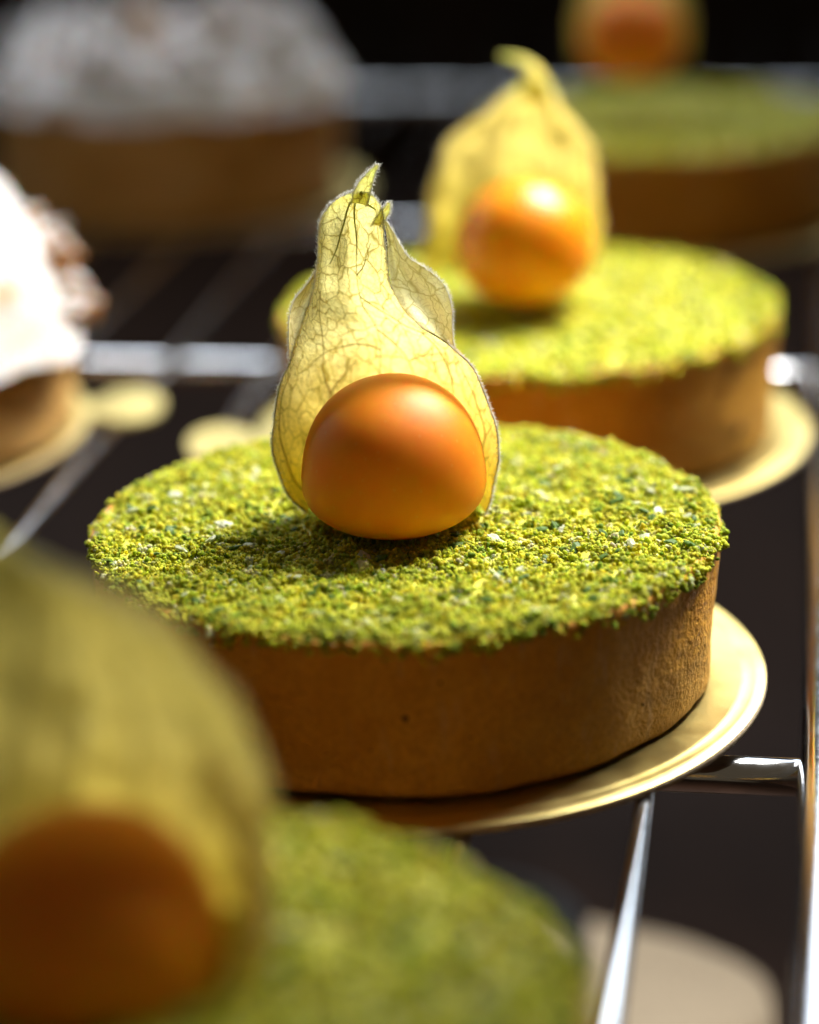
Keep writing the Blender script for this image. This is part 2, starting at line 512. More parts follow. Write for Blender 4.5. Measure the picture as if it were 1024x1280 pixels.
# ------------------------------------------------------------------ tarts
def crust_mesh(r, h, seed, n=220, taper=0.975):
    prof = [(0.02, 0.0008), (taper * 0.985, 0.0), (taper, 0.0007)]
    prof += [(taper + (1 - taper) * t, 0.0007 + (h - 0.0014) * t) for t in np.linspace(0.06, 0.97, 26)]
    prof += [(0.999, h - 0.0003), (0.99, h), (0.965, h - 0.0001), (0.945, h - 0.0006), (0.93, h - 0.0016), (0.92, h - 0.0032)]
    V, Fc = [], []
    for (q, z) in prof:
        for j in range(n):
            a = 2 * math.pi * j / n
            p = np.array([q * r * math.cos(a), q * r * math.sin(a), z])
            if q > 0.5:
                d = 0.00070 * mnoise.noise(Vector((p * 90 + seed).tolist())) + 0.00016 * fbm((p + seed).tolist(), 420, 2)
                p[:2] *= 1 + d / r
                if z > h - 0.002: p[2] += 0.0005 * mnoise.noise(Vector((p * 160 + seed).tolist()))
                if z < 0.001 and q > 0.9: p[2] += max(0, 0.0006 * mnoise.noise(Vector((math.cos(a) * 4, math.sin(a) * 4, seed))))
            V.append(p)
    m = len(prof)
    for i in range(m - 1):
        for j in range(n): Fc.append((i*n+j, i*n+(j+1) % n, (i+1)*n+(j+1) % n, (i+1)*n+j))
    Fc.append(tuple(range(n))[::-1])
    return V, Fc

PAL = np.array([(0.82, 0.75, 0.055), (0.73, 0.75, 0.055), (0.61, 0.69, 0.05), (0.44, 0.56, 0.045), (0.21, 0.34, 0.03), (0.86, 0.86, 0.40)])
PALW = np.array([0.22, 0.28, 0.23, 0.14, 0.06, 0.07])

def top_height(x, y, seed, amp):
    return amp * (1.0 * mnoise.noise(Vector((x * 190 + seed, y * 190, seed))) + 0.6 * mnoise.noise(Vector((x * 480, y * 480 + seed, 3.1))))

def tart(loc, label, r=0.04, h=0.02, n_big=6000, n_small=6000, sub_big=2, seed=1.0, chips=0, flakes=0, crust=CRUST, pits=()):
    t = thing("pistachio_tart", label, "tart", loc, "pistachio tarts with physalis")
    V, Fc = crust_mesh(r, h, seed)
    mesh_obj("crust", V, Fc, crust, t)
    # filling under the crumbs
    n = 96; V = [(0, 0, h + 0.0002)]; Fc = []
    rings = np.linspace(0.04, 0.955, 40)
    for q in rings:
        for j in range(n):
            a = 2 * math.pi * j / n; x, y = q * r * math.cos(a), q * r * math.sin(a)
            V.append((x, y, h + 0.0001 + top_height(x, y, seed, 0.0009) - (0.0012 if q > 0.94 else 0)))
    for j in range(n): Fc.append((0, 1 + j, 1 + (j + 1) % n))
    for i in range(len(rings) - 1):
        for j in range(n):
            A, B = 1 + i*n, 1 + (i+1)*n
            Fc.append((A+j, B+j, B+(j+1) % n, A+(j+1) % n))
    mesh_obj("filling", V, Fc, CREAM, t)
    # crumbs
    def positions(k):
        rr = r * 0.995 * np.sqrt(rng.uniform(0, 1, k)); aa = rng.uniform(0, 2 * math.pi, k)
        # ragged edge: some crumbs hang over the rim
        edge = rng.uniform(0, 1, k) < 0.15
        rr[edge] = r * rng.uniform(0.955, 1.010, edge.sum())
        x, y = rr * np.cos(aa), rr * np.sin(aa)
        z = np.array([top_height(a_, b_, seed, 0.0009) for a_, b_ in zip(x, y)]) + h + rng.uniform(0.0, 0.0006, k)
        z -= np.clip(rr / r - 0.965, 0, 1) * 0.020
        lo = np.array([mnoise.noise(Vector((math.cos(a_) * 5, math.sin(a_) * 5, seed + 5))) for a_ in aa])
        hang = edge & (rr > r * 0.985)
        z[hang] -= np.clip(rng.uniform(-0.0008, 0.0013, hang.sum()) * (1 + 1.2 * lo[hang]), 0, 0.003)
        return np.stack([x, y, z], 1)
    def colors(pos, nv):
        k = len(pos)
        patch = np.array([mnoise.noise(Vector((a_ * 330, b_ * 330, seed + 9))) for a_, b_ in pos[:, :2]])
        u = np.clip(rng.uniform(0, 1, k) + 0.32 * patch, 0, 0.9999)
        c = PAL[np.searchsorted(np.cumsum(PALW) / PALW.sum(), u).clip(0, len(PAL)-1)]
        c = c * rng.uniform(0.8, 1.15, (k, 1)) * rng.uniform(0.93, 1.07, (k, 3))
        c = np.repeat(c, nv, axis=0)
        g = nv // 11 if nv % 11 == 0 else nv
        return c * np.repeat(rng.uniform(0.82, 1.12, (len(c) // g, 1)), g, axis=0)
    Vs, Ts, Cs = [], [], []
    off = 0
    for (k, sub, lo_, hi_) in ((n_big, sub_big, 0.00034, 0.00086), (n_small, 1, 0.00016, 0.00036)):
        if not k: continue
        var, T = clusters(14) if sub > 1 else lumps(sub, 14, 0.5, 1.5)
        pos = positions(k)
        s = (lo_ + (hi_ - lo_) * rng.beta(1.3, 2.6, k))[:, None] * rng.uniform(0.72, 1.25, (k, 3))
        if sub == 1 and k == n_small: pos[:, 2] += 0.0002
        V, TT, nv = scatter(pos, s, var, T)
        Vs.append(V); Ts.append(TT + off); Cs.append(colors(pos, nv)); off += len(V)
    o = tri_mesh("crumb_topping", np.concatenate(Vs), np.concatenate(Ts), CRUMB, t, np.concatenate(Cs))
    o["kind"] = "stuff"
    # single bits of nut one can pick out
    for (k, nm, m_, sx) in ((chips, "nut_chip", CHIP, (0.0010, 0.0006, 0.00035)), (flakes, "pale_flake", FLAKE, (0.0011, 0.0007, 0.0003))):
        var, T = lumps(2, 5, 0.5, 1.1)
        meshes = []
        for v in var:
            me_o = tri_mesh(nm, v * np.array(sx), T, m_, t, smooth=False)
            meshes.append(me_o.data)
            bpy.data.objects.remove(me_o)
        for i in range(k):
            rr, a = r * 0.95 * math.sqrt(random.random()), random.uniform(0, 6.28)
            x, y = rr * math.cos(a), rr * math.sin(a)
            c_ = bpy.data.objects.new(nm, meshes[i % 5]); COL.objects.link(c_); c_.parent = t
            c_.location = (x, y, h + 0.0007 + top_height(x, y, seed, 0.0009))
            c_.rotation_euler = (random.uniform(-.6, .6), random.uniform(-.6, .6), random.uniform(0, 6.28))
            s = random.uniform(0.5, 1.1); c_.scale = (s, s, s)
    for (ang, z, s) in pits:
        V, T = ico(2)
        V = V * np.array([0.0002, 0.00038, 0.00038]) * s
        a = R(ang); q = r * (0.975 + 0.025 * z / h) - 0.0001
        rot = np.array([[math.cos(a), -math.sin(a), 0], [math.sin(a), math.cos(a), 0], [0, 0, 1]])
        tri_mesh("crust_pit", V @ rot.T + np.array([q * math.cos(a), q * math.sin(a), z]), T, PIT, t)
    return t

# ------------------------------------------------------------------ physalis
def loft(curves, name, m, parent, origin, uvscale=1.0, h0=0, h1=1, wr=0.0, seed=0.0):
    """sheet through a list of 3D curves with the same number of points; UV in millimetres"""
    G = np.array(curves)                                # rows x cols x 3
    nr, nc = G.shape[:2]
    if wr:
        for i in range(nr):
            for j in range(nc):
                q = Vector((G[i, j] * 260 + seed).tolist())
                G[i, j] += wr * np.array([mnoise.noise(q), mnoise.noise(q + Vector((7, 3, 1))), 0.5 * mnoise.noise(q + Vector((1, 9, 4)))])
    V = (G - origin).reshape(-1, 3)
    Fc = [(i*nc+j, i*nc+j+1, (i+1)*nc+j+1, (i+1)*nc+j) for i in range(nr-1) for j in range(nc-1)]
    o = mesh_obj(name, V, Fc, m, parent)
    me = o.data
    du = np.zeros((nr, nc)); du[:, 1:] = np.cumsum(np.linalg.norm(np.diff(G, axis=1), axis=2), axis=1); du -= du[:, nc//2][:, None]
    dv = np.zeros((nr, nc)); dv[1:] = np.cumsum(np.linalg.norm(np.diff(G, axis=0), axis=2), axis=0); dv = np.repeat(dv.mean(1)[:, None], nc, 1)
    uvl = me.uv_layers.new(name="UVMap")
    UV = np.stack([du.ravel(), dv.ravel()], 1) * 1000 * uvscale + seed
    vi = np.empty(len(me.loops), dtype=np.int32); me.loops.foreach_get("vertex_index", vi)
    uvl.data.foreach_set("uv", UV[vi].astype(np.float32).ravel())
    a = me.attributes.new("tint", 'FLOAT_COLOR', 'POINT')
    hh = np.repeat(np.linspace(h0, h1, nr)[:, None], nc, 1).ravel()
    c4 = np.ones((nr*nc, 4), dtype=np.float32); c4[:, :3] = hh[:, None]
    a.data.foreach_set("color", c4.ravel())
    return o, G

def resample(pts, n):
    pts = np.array(pts, dtype=float)
    # Catmull-Rom through the points
    d = np.r_[0, np.cumsum(np.linalg.norm(np.diff(pts[:, :2], axis=0), axis=1))]
    t = np.linspace(0, d[-1], n); out = []
    for x in t:
        i = min(max(np.searchsorted(d, x) - 1, 0), len(d) - 2)
        u = (x - d[i]) / (d[i+1] - d[i])
        p0, p1, p2, p3 = pts[max(i-1, 0)], pts[i], pts[i+1], pts[min(i+2, len(pts)-1)]
        out.append(0.5 * ((2*p1) + (-p0+p2)*u + (2*p0-5*p1+4*p2-p3)*u*u + (-p0+3*p1-3*p2+p3)*u**3))
    return np.array(out)

def berry_mesh(r, flat, seed, sub=5, low=0.9):
    V, T = ico(sub)
    out = V.copy()
    z = V[:, 2]
    rad = np.sqrt(np.clip(1 - z * z, 1e-9, 1))
    zz = np.sign(z) * np.abs(z)
    want = np.where(z > 0, np.clip(1 - np.abs(zz) ** 2.45, 0, 1) ** 0.5 * (1 - 0.085 * np.clip(z, 0, 1)), np.clip(1 - np.abs(z) ** 3.0, 0, 1) ** 0.5)
    k = want / rad
    out[:, 0] *= k; out[:, 1] *= k
    out[:, 2] *= np.where(z > 0, flat, low)
    dis = np.array([mnoise.noise(Vector((v * 1.3 + seed).tolist())) for v in V])
    out *= (1 + 0.02 * dis)[:, None]
    return out * r, T

def cup(rows, yb, nr=90, nc=72, pleat=0.0, npl=5, A=90.0, skew=0.0):
    """rows: (py, xl, xr, rim depth mm, belly depth mm) from the bottom up; gives a rear half-cup"""
    rs = resample(rows, nr)
    G = []
    for i, (py, xl, xr, dy, D) in enumerate(rs):
        Lp, Rp = at(xl, py, y=yb + dy * MM), at(xr, py, y=yb + dy * MM)
        C, W = (Lp + Rp) / 2, (Rp - Lp) / 2
        row = []
        for a in np.linspace(-R(A), R(A), nc):
            off = D * MM * (math.cos(a) - math.cos(R(A))) / (1 - math.cos(R(A)))
            s = math.sin(a) / math.sin(R(A))
            pl = pleat * MM * math.cos(npl * a + 0.6) * min(1, D / 5)
            q = C + W * s + np.array([0, 1, 0]) * (off + pl * (1 - s * s))
            q = q + np.array([0, 0, -1]) * skew * off
            row.append(q)
        G.append(row)
    return G

def sample(G, s, v):
    """a point of the sheet: s across (-1..1, by angle), v up (0..1)"""
    nr, nc = G.shape[:2]
    a = math.asin(max(-1, min(1, s))) / (math.pi / 2)
    x, y = (a + 1) / 2 * (nc - 1), v * (nr - 1)
    i, j = min(int(y), nr - 2), min(int(x), nc - 2); fy, fx = y - i, x - j
    return (G[i, j]*(1-fy)*(1-fx) + G[i, j+1]*(1-fy)*fx + G[i+1, j]*fy*(1-fx) + G[i+1, j+1]*fy*fx)

def hairs(lines, n, length, name, parent, origin, rad=0.000022):
    V, T = [], []
    for L in lines:
        L = np.array(L)
        seg = np.linalg.norm(np.diff(L, axis=0), axis=1); cum = np.r_[0, np.cumsum(seg)]
        k = int(n * cum[-1] * 1000)
        mid = L.mean(0)
        for _ in range(k):
            x = rng.uniform(0, cum[-1]); i = min(max(np.searchsorted(cum, x) - 1, 0), len(seg) - 1)
            u = (x - cum[i]) / max(seg[i], 1e-9)
            p = L[i] * (1-u) + L[i+1] * u
            out = p - mid; out /= np.linalg.norm(out) + 1e-9
            d = out * 0.9 + rng.normal(size=3) * 0.65; d /= np.linalg.norm(d)
            l = length * rng.uniform(0.3, 1.0)
            a = np.cross(d, rng.normal(size=3)); a /= np.linalg.norm(a); b = np.cross(d, a)
            k0_ = len(V)
            V += [p - a * rad, p + a * rad, p + d * l * 0.6 + b * l * 0.06 + a * rad * 0.7, p + d * l]
            T += [(k0_, k0_+1, k0_+2), (k0_, k0_+2, k0_+3)]
    o = tri_mesh(name, np.array(V) - origin, np.array(T), FUZZ, parent)
    o["kind"] = "stuff"
    return o

def vein(G, pts, r0, r1, parent, origin, m=None, lift=0.00005):
    P = resample([(s, v, 0) for s, v in pts], 4 * len(pts))
    L = []
    for s, v, _ in P:
        q = sample(G, s, min(max(v, 0), 1)); L.append(q - origin + np.array([0, -lift, 0]))
    V, Fc = tube(L, list(np.linspace(r0, r1, len(L))), 5)
    return mesh_obj("vein", V, Fc, m or VEIN, parent)

def pipe(points, radii, name, m, parent, origin, k=8):
    V, Fc = tube([np.array(p) - origin for p in points], radii, k)
    return mesh_obj(name, V, Fc, m, parent)

GRP_P = "physalis fruits with opened husks on the tarts"
MAIN = (-0.0006, 0.3029, 0.0); BACK = (0.0207, 0.4028, 0.0); FORE = (-0.0262, 0.1837, 0.0)

# ---- main tart
board((*MAIN[:2], 0.0), 0.0459, "bright gold round board under the sharp pistachio tart in the middle")
tart((*MAIN[:2], 0.0003), "sharp pistachio tart in the middle with green crumbs and brown crust", r=0.0398, n_big=10000, n_small=12000, seed=1.7,
     chips=110, flakes=55, pits=((-118, 0.006, 0.5), (-104, 0.0045, 0.45), (-85, 0.0148, 0.5), (-58, 0.0055, 0.5), (-51, 0.0125, 0.6), (-71, 0.0052, 0.4), (-94, 0.0145, 0.4), (-88, 0.0045, 0.45), (-62, 0.0135, 0.4), (-45, 0.006, 0.5), (-91, 0.0105, 1.0), (-80, 0.0075, 0.8), (-108, 0.0118, 0.7), (-66, 0.008, 0.8), (-74, 0.014, 0.6), (-97, 0.0065, 0.7)))
def main_physalis():
    b = at(492, 588, y=0.299)
    org = np.array([b[0], b[1], 0.0205])
    t = thing("physalis", "sharp physalis with veined pale husk standing on the middle tart", "physalis fruit", tuple(org), GRP_P)
    V, T = berry_mesh(0.0116, 1.06, 3.3, low=0.66)
    V = V + (np.array([b[0], b[1], b[2]]) - org)
    tri_mesh("berry", V, T, BERRY, t)
    rows = [(642, 384, 606, 1.5, 10.5), (620, 362, 615, 1.0, 12), (590, 346, 620, 0.5, 13), (555, 340, 623, 0.2, 13.5), (520, 342, 617, 0.2, 13),
            (485, 349, 604, 0.4, 12), (455, 361, 587, 0.8, 10.5), (430, 371, 560, 1.2, 9), (405, 379, 524, 1.8, 7.6), (375, 388, 498, 2.4, 6.2),
            (345, 394, 487, 3.0, 5), (310, 398, 483, 3.6, 4), (280, 401, 481, 4.2, 3), (262, 408, 478, 4.5, 2.2), (250, 420, 470, 4.7, 1.4), (241, 438, 462, 4.8, 0.7)]
    husk, G = loft(cup(rows, b[1], pleat=0.55, npl=6), "husk", HUSK, t, org, wr=0.00045, seed=2.0)
    rimL, rimR = G[:, 0], G[:, -1]
    # turned-out margins
    yb = b[1]
    inner = [(480, 275, 4.2), (483, 305, 3.7), (487, 345, 2.9), (497, 374, 2.3), (511, 394, 1.9), (532, 413, 1.5), (556, 428, 1.2), (574, 441, 1.0)]
    outer = [(484, 277, 4.6), (496, 298, 4.6), (513, 324, 4.4), (536, 338, 4.0), (555, 353, 3.8), (564, 376, 3.4), (566, 408, 2.8), (569, 441, 2.0)]
    I, O = resample(inner, 40), resample(outer, 40)
    cur = []
    for k in range(40):
        pi, po = at(I[k][0], I[k][1], y=yb + I[k][2]*MM), at(O[k][0], O[k][1], y=yb + O[k][2]*MM)
        row = []
        for u in np.linspace(0, 1, 22):
            q = pi * (1-u) + po * u
            q = q + np.array([0, -1, 0]) * (math.sin(u * math.pi) * 0.0014 + 0.00035 * math.sin(u * 11 + k * 0.12)) * math.sin(math.pi * (k + 1) / 42)
            row.append(q)
        cur.append(row)
    fl, GF = loft(cur[::-1], "folded_flap", FLAP, t, org, wr=0.0003, seed=9.0, h0=0.2, h1=0.9)
    inner = [(401, 330, 3.3), (395, 350, 3.0), (388, 378, 2.5), (379, 405, 1.8), (369, 436, 1.2), (364, 452, 1.0)]
    outer = [(396, 338, 3.6), (384, 355, 3.8), (370, 374, 3.6), (363, 395, 3.2), (361, 420, 2.6), (362, 446, 1.6)]
    I, O = resample(inner, 30), resample(outer, 30)
    cur = []
    for k in range(30):
        pi, po = at(I[k][0], I[k][1], y=yb + I[k][2]*MM), at(O[k][0], O[k][1], y=yb + O[k][2]*MM)
        cur.append([pi*(1-u) + po*u + np.array([0, -1, 0]) * math.sin(u*math.pi) * 0.0008 * math.sin(math.pi*(k+1)/32) for u in np.linspace(0, 1, 14)])
    fl2, GF2 = loft(cur[::-1], "folded_flap", FLAP, t, org, wr=0.0002, seed=5.0, h0=0.2, h1=0.8)
    # tips of the sepals
    def tip(cl, widths, seed):
        C = resample(cl, 18); Wd = np.interp(np.linspace(0, 1, 18), np.linspace(0, 1, len(widths)), widths)
        cur = []
        for k in range(18):
            c_ = at(C[k][0], C[k][1], y=yb + C[k][2]*MM)
            cur.append([c_ + np.array([1, 0.0, -0.25]) * w * Wd[k] * MM + np.array([0, 1, 0]) * (1 - w*w) * Wd[k] * 0.7 * MM for w in np.linspace(-1, 1, 9)])
        return loft(cur, "sepal_tip", HUSK, t, org, seed=seed, h0=0.9, h1=1.0)[1]
    T1 = tip([(449, 256, 4.9), (453, 240, 4.8), (459, 226, 4.6), (466, 214, 4.4), (472, 206, 4.2)], [0.9, 1.0, 0.8, 0.5, 0.18], 1.0)
    T2 = tip([(470, 282, 4.8), (478, 270, 4.8), (483, 262, 4.7), (486, 253, 4.6)], [0.45, 0.6, 0.5, 0.15], 4.0)
    # main veins as raised ribs
    g = GREENVEIN
    V_ = [([(0.12, 1.0), (-0.1, 0.93), (-0.25, 0.86), (-0.48, 0.78), (-0.62, 0.74)], 0.00017, 0.00006, g),
          ([(0.12, 1.0), (0.05, 0.9), (0.08, 0.82), (0.14, 0.76)], 0.0002, 0.00005, g),
          ([(0.12, 1.0), (0.42, 0.93), (0.78, 0.90)], 0.0002, 0.00008, g),
          ([(-0.05, 0.0), (-0.03, 0.3), (0.0, 0.42), (0.03, 0.53), (0.05, 0.63), (0.1, 0.74), (0.12, 0.85)], 0.00010, 0.00004, None),
          ([(0.03, 0.50), (0.14, 0.46), (0.24, 0.42), (0.30, 0.36), (0.36, 0.28)], 0.0001, 0.00004, None),
          ([(0.0, 0.42), (-0.12, 0.44), (-0.3, 0.45), (-0.55, 0.44), (-0.75, 0.40)], 0.00011, 0.00004, None),
          ([(0.05, 0.62), (0.3, 0.58), (0.5, 0.53), (0.7, 0.50)], 0.00008, 0.00003, None),
          ([(0.3, 0.4), (0.52, 0.42), (0.72, 0.44)], 0.00008, 0.00003, None),
          ([(-0.4, 0.02), (-0.45, 0.18), (-0.5, 0.3), (-0.6, 0.42), (-0.72, 0.55), (-0.8, 0.66)], 0.00010, 0.00004, None),
          ([(-0.5, 0.3), (-0.34, 0.36), (-0.22, 0.40)], 0.0001, 0.00003, None),
          ([(-0.92, 0.02), (-0.93, 0.15), (-0.95, 0.28), (-0.93, 0.4)], 0.00014, 0.00005, None),
          ([(0.52, 0.02), (0.58, 0.2), (0.64, 0.32), (0.66, 0.42), (0.6, 0.52)], 0.00016, 0.00006, g),
          ([(0.86, 0.05), (0.88, 0.2), (0.86, 0.32), (0.8, 0.42)], 0.00013, 0.00004, None),
          ([(0.88, 0.2), (0.96, 0.26)], 0.00009, 0.00004, None), ([(0.8, 0.1), (0.95, 0.16)], 0.00008, 0.00004, None),
          ([(0.1, 0.7), (0.36, 0.74), (0.55, 0.8)], 0.00009, 0.00003, None)]
    for pts, a, b_, m_ in V_: vein(G, pts, a, b_, husk, org, m_)
    # darker cord along the rim
    for L in (rimL[:44], rimR[:52]):
        V, Fc = tube([q - org for q in L[::2]], [0.00007] * len(L[::2]), 5)
        mesh_obj("rim_cord", V, Fc, GREENVEIN, husk)
    hairs([rimL, rimR, GF[:, -1], GF2[:, -1], T1[:, 0], T1[:, -1], T2[:, 0], T2[:, -1], G[-1]], 70, 0.00072, "fuzz", t, org, 0.000025)
    Vn, Tn = ico(2)
    q = at(525, 468, y=yb + 0.0005)
    return t
main_physalis()

# ---- tart behind
board((*BACK[:2], 0.0), 0.0462, "gold round board with pull tab under the rear right pistachio tart", tabdir=184, tablen=0.011)
tart((*BACK[:2], 0.0003), "rear right pistachio tart with bright yellow green crumbs behind the sharp one", r=0.0405, h=0.0205, n_big=5500, n_small=4000, sub_big=1, seed=6.2, chips=50, flakes=24,
     pits=((-38, 0.006, 3.0), (-30, 0.006, 1.6), (-62, 0.012, 1.2)))
def simple_physalis(px, py, yb, r, rows, label, stem, seed, ztop, pleat=0.8, nv=7, skew=0.0, m=None, wr=0.0006, bm=None):
    m = m or HUSK_GOLD
    b = at(px, py, y=yb)
    org = np.array([b[0], b[1], ztop])
    t = thing("physalis", label, "physalis fruit", tuple(org), GRP_P)
    V, T = berry_mesh(r, 0.96, seed, 4)
    tri_mesh("berry", V + (b - org), T, bm or BERRY, t)
    husk, G = loft(cup(rows, yb, nr=60, nc=56, pleat=pleat, npl=5, skew=skew), "husk", m, t, org, wr=wr, seed=seed)
    for k in range(nv):
        s = -0.9 + 1.8 * k / (nv - 1)
        vein(G, [(s, 0.03), (s * 1.0, 0.35), (s * 0.9 + 0.05, 0.65), (s * 0.6 + 0.05, 0.95)], 0.00022, 0.0001, husk, org, GREENVEIN if k % 2 else None)
    if stem:
        P = [at(x, y, y=yb + d * MM) for x, y, d, w in stem]
        C = resample([(*p, w) for p, (_, _, _, w) in zip(P, stem)], 24)
        cur = []
        for k in range(24):
            c_, w = C[k][:3], C[k][3] * MM
            tg = C[min(k+1, 23)][:3] - C[max(k-1, 0)][:3]; tg /= np.linalg.norm(tg)
            sd = np.cross(tg, [0, 1, 0]); sd /= np.linalg.norm(sd)
            cur.append([c_ + sd * w * q + np.array([0, 1, 0]) * (1 - q*q) * w * 0.8 for q in np.linspace(-1, 1, 9)])
        loft(cur, "sepal_tip", m, t, org, seed=seed, h0=0.85, h1=1.0)
    hairs([G[:, 0], G[:, -1]], 8, 0.0008, "fuzz", t, org, 0.00004)
    return t
rows_b = [(348, 522, 744, 5.5, 7), (320, 526, 748, 5.2, 8.5), (285, 532, 749, 5.0, 9), (250, 538, 748, 5.0, 8.5), (215, 544, 747, 5.0, 7.5), (190, 553, 743, 5.2, 6.5),
          (168, 568, 731, 5.4, 5.4), (152, 590, 716, 5.8, 4.4), (135, 613, 704, 6.0, 3.4), (118, 634, 695, 6.2, 2.2), (103, 648, 687, 6.4, 1.3)]
simple_physalis(655, 303, 0.3965, 0.0108, rows_b, "slightly blurred physalis with glossy orange berry on the rear right tart",
                [(666, 128, 6.0, 2.4), (671, 106, 6.2, 2.0), (665, 88, 6, 1.4), (647, 75, 5.6, 0.8), (625, 70, 5.0, 0.3)], 12.0, 0.0205, pleat=2.0, bm=BERRY_WET, wr=0.0010)

# ---- tart in front
board((*FORE[:2], 0.0), 0.0459, "gold round board hidden under the front left blurred pistachio tart")
tart((*FORE[:2], 0.0003), "very blurred pistachio tart cut off by the bottom edge of the photo", r=0.0402, h=0.02, n_big=6000, n_small=3000, sub_big=1, seed=15.0, chips=60, flakes=40)
def front_fold(t, org, yb):
    inner = [(236, 950, -2.5), (268, 1000, -4), (288, 1060, -5), (296, 1120, -5.5), (296, 1190, -5.5), (286, 1260, -5), (270, 1330, -4)]
    outer = [(262, 935, -1.5), (300, 985, -2.0), (322, 1045, -2.4), (332, 1110, -2.4), (332, 1190, -2.2), (322, 1262, -2), (306, 1335, -1)]
    I, O = resample(inner, 30), resample(outer, 30); cur = []
    for k in range(30):
        pi, po = at(I[k][0], I[k][1], y=yb + I[k][2]*MM), at(O[k][0], O[k][1], y=yb + O[k][2]*MM)
        cur.append([pi*(1-u) + po*u + np.array([0, -1, 0]) * math.sin(u*math.pi) * 0.0010 for u in np.linspace(0, 1, 10)])
    loft(cur[::-1], "folded_flap", HUSK_AMBER, t, org, wr=0.0003, seed=3.0, h0=0.2, h1=0.8)
rows_f = [(1330, -70, 292, 3, 11), (1260, -100, 315, 1.5, 12.5), (1190, -118, 332, 0.8, 13.5), (1110, -125, 342, 0.5, 13.5), (1040, -122, 342, 0.6, 13), (980, -116, 333, 0.8, 12.5),
          (920, -108, 312, 1.2, 11.5), (865, -98, 280, 1.6, 10), (815, -86, 238, 2, 8.5), (770, -72, 188, 2.6, 7), (735, -60, 116, 3.2, 5), (710, -50, 66, 3.8, 3.4), (690, -42, 28, 4.4, 2)]
fp = simple_physalis(108, 1172, 0.193, 0.0118, rows_f, "large blurred physalis in the bottom left corner with berry in shade",
                [(-8, 705, 4.6, 2.2), (-14, 688, 4.8, 1.8), (-26, 668, 4.8, 1.0), (-40, 650, 4.4, 0.4)], 21.0, 0.0205, nv=6, pleat=2.6, m=HUSK_AMBER, wr=0.0010)
front_fold(fp, np.array(fp.location[:]), 0.193)

# ---- sugar topped tarts on the left
def sugar_tart(loc, r, h, label, seed, big, pieces, tall, rough=1.0):
    t = thing("sugared_tart", label, "tart", loc, "tarts heaped with sugared topping")
    V, Fc = crust_mesh(r, h, seed, n=120, taper=0.97)
    mesh_obj("crust", V, Fc, CRUST_PALE, t)
    # heaped cream: a domed height field with folds and drips over the rim
    n, m = 120, 44
    V, Fc = [(0, 0, h + tall)], []
    for i in range(1, m + 1):
        q = i / m
        for j in range(n):
            a = 2 * math.pi * j / n
            lobe = mnoise.noise(Vector((math.cos(a) * 3.2 + seed, math.sin(a) * 3.2, seed)))
            rr = r * q * (1.05 + 0.07 * lobe)
            x, y = rr * math.cos(a), rr * math.sin(a)
            z = h + tall * (1 - q ** 2.8) + (1 - q ** 5) * rough * (0.0080 * fbm((x + seed, y, seed), 95, 2) + 0.0090 * (0.5 - abs(fbm((x, y + seed, 2.0), 150, 3))))
            z -= max(0, q - 0.9) * 0.03 * (1 + 1.2 * lobe)
            V.append((x, y, z))
    for j in range(n): Fc.append((0, 1 + j, 1 + (j + 1) % n))
    for i in range(m - 1):
        for j in range(n):
            A, B = 1 + i*n, 1 + (i+1)*n
            Fc.append((A+j, B+j, B+(j+1) % n, A+(j+1) % n))
    mesh_obj("cream", V, Fc, SUGAR, t)
    var, T = lumps(3, 4, 0.95, 1.9)
    ms = []
    for v in var:
        o = tri_mesh("crumble_piece", v, T, TOASTED, t); ms.append(o.data); bpy.data.objects.remove(o)
    spots = list(pieces)
    for k in range(big):
        a = k * 2.399; q = 0.25 + 0.68 * ((k * 0.618) % 1)
        spots.append((q * r * math.cos(a), q * r * math.sin(a), h + tall * (1 - q ** 2.8) + 0.001, random.uniform(0.0018, 0.0036)))
    for k in range(int(big * 2.4)):
        a = k * 2.399 + 0.7; q = 0.10 + 0.86 * math.sqrt((k * 0.7548) % 1)
        spots.append((q * r * math.cos(a), q * r * math.sin(a), h + tall * (1 - q ** 2.8) + 0.0005, -random.uniform(0.0034, 0.0062)))
    for k, (x, y, z, s) in enumerate(spots):
        flat = s < 0; s = abs(s)
        o = bpy.data.objects.new("meringue_flake" if flat else "crumble_piece", ms[k % 4]); COL.objects.link(o); o.parent = t
        o.location = (x, y, z)
        if flat:    # a thin curled flake leaning outwards
            o.scale = (s, s * random.uniform(0.6, 0.9), s * random.uniform(0.22, 0.36))
            o.rotation_euler = (random.uniform(-0.5, 0.5), random.uniform(-0.1, 0.9), math.atan2(y, x) + random.uniform(-0.6, 0.6))
        else:
            o.scale = (s, s * random.uniform(0.6, 1.1), s * random.uniform(0.5, 0.9)); o.rotation_euler = (0.3, 0.2, k * 1.7)
    return t
c = at(-232, 536, z=0.0)
LB = (float(c[0]), float(c[1]))
board((*LB, 0.0), 0.0468, "gold round board with pull tab under the sugared tart at the left edge", tabdir=8, tablen=0.0130)
def loc_at(px, py, dy):   # a spot on the sugared tart
    q = at(px, py, y=LB[1] + dy); return (q[0] - LB[0], q[1] - LB[1], q[2] - 0.0003)
sugar_tart((*LB, 0.0003), 0.0455, 0.0195, "sugared tart cut off by the left edge with white peaks and toasted pieces", 4.4, 16,
           [(*loc_at(76, 316, 0.0), 0.0026), (*loc_at(90, 356, -0.004), 0.0024), (*loc_at(106, 384, -0.002), 0.0024), (*loc_at(60, 336, 0.006), 0.003),
            (*loc_at(26, 272, 0.004), 0.0024), (*loc_at(78, 392, -0.008), 0.003)], 0.0265)
c = at(218, 238, z=0.0)
FB = (float(c[0]), float(c[1]))
print("far left tart", FB, "left", LB)
board((*FB, 0.0), 0.046, "blurred gold round board under the far left sugared tart")
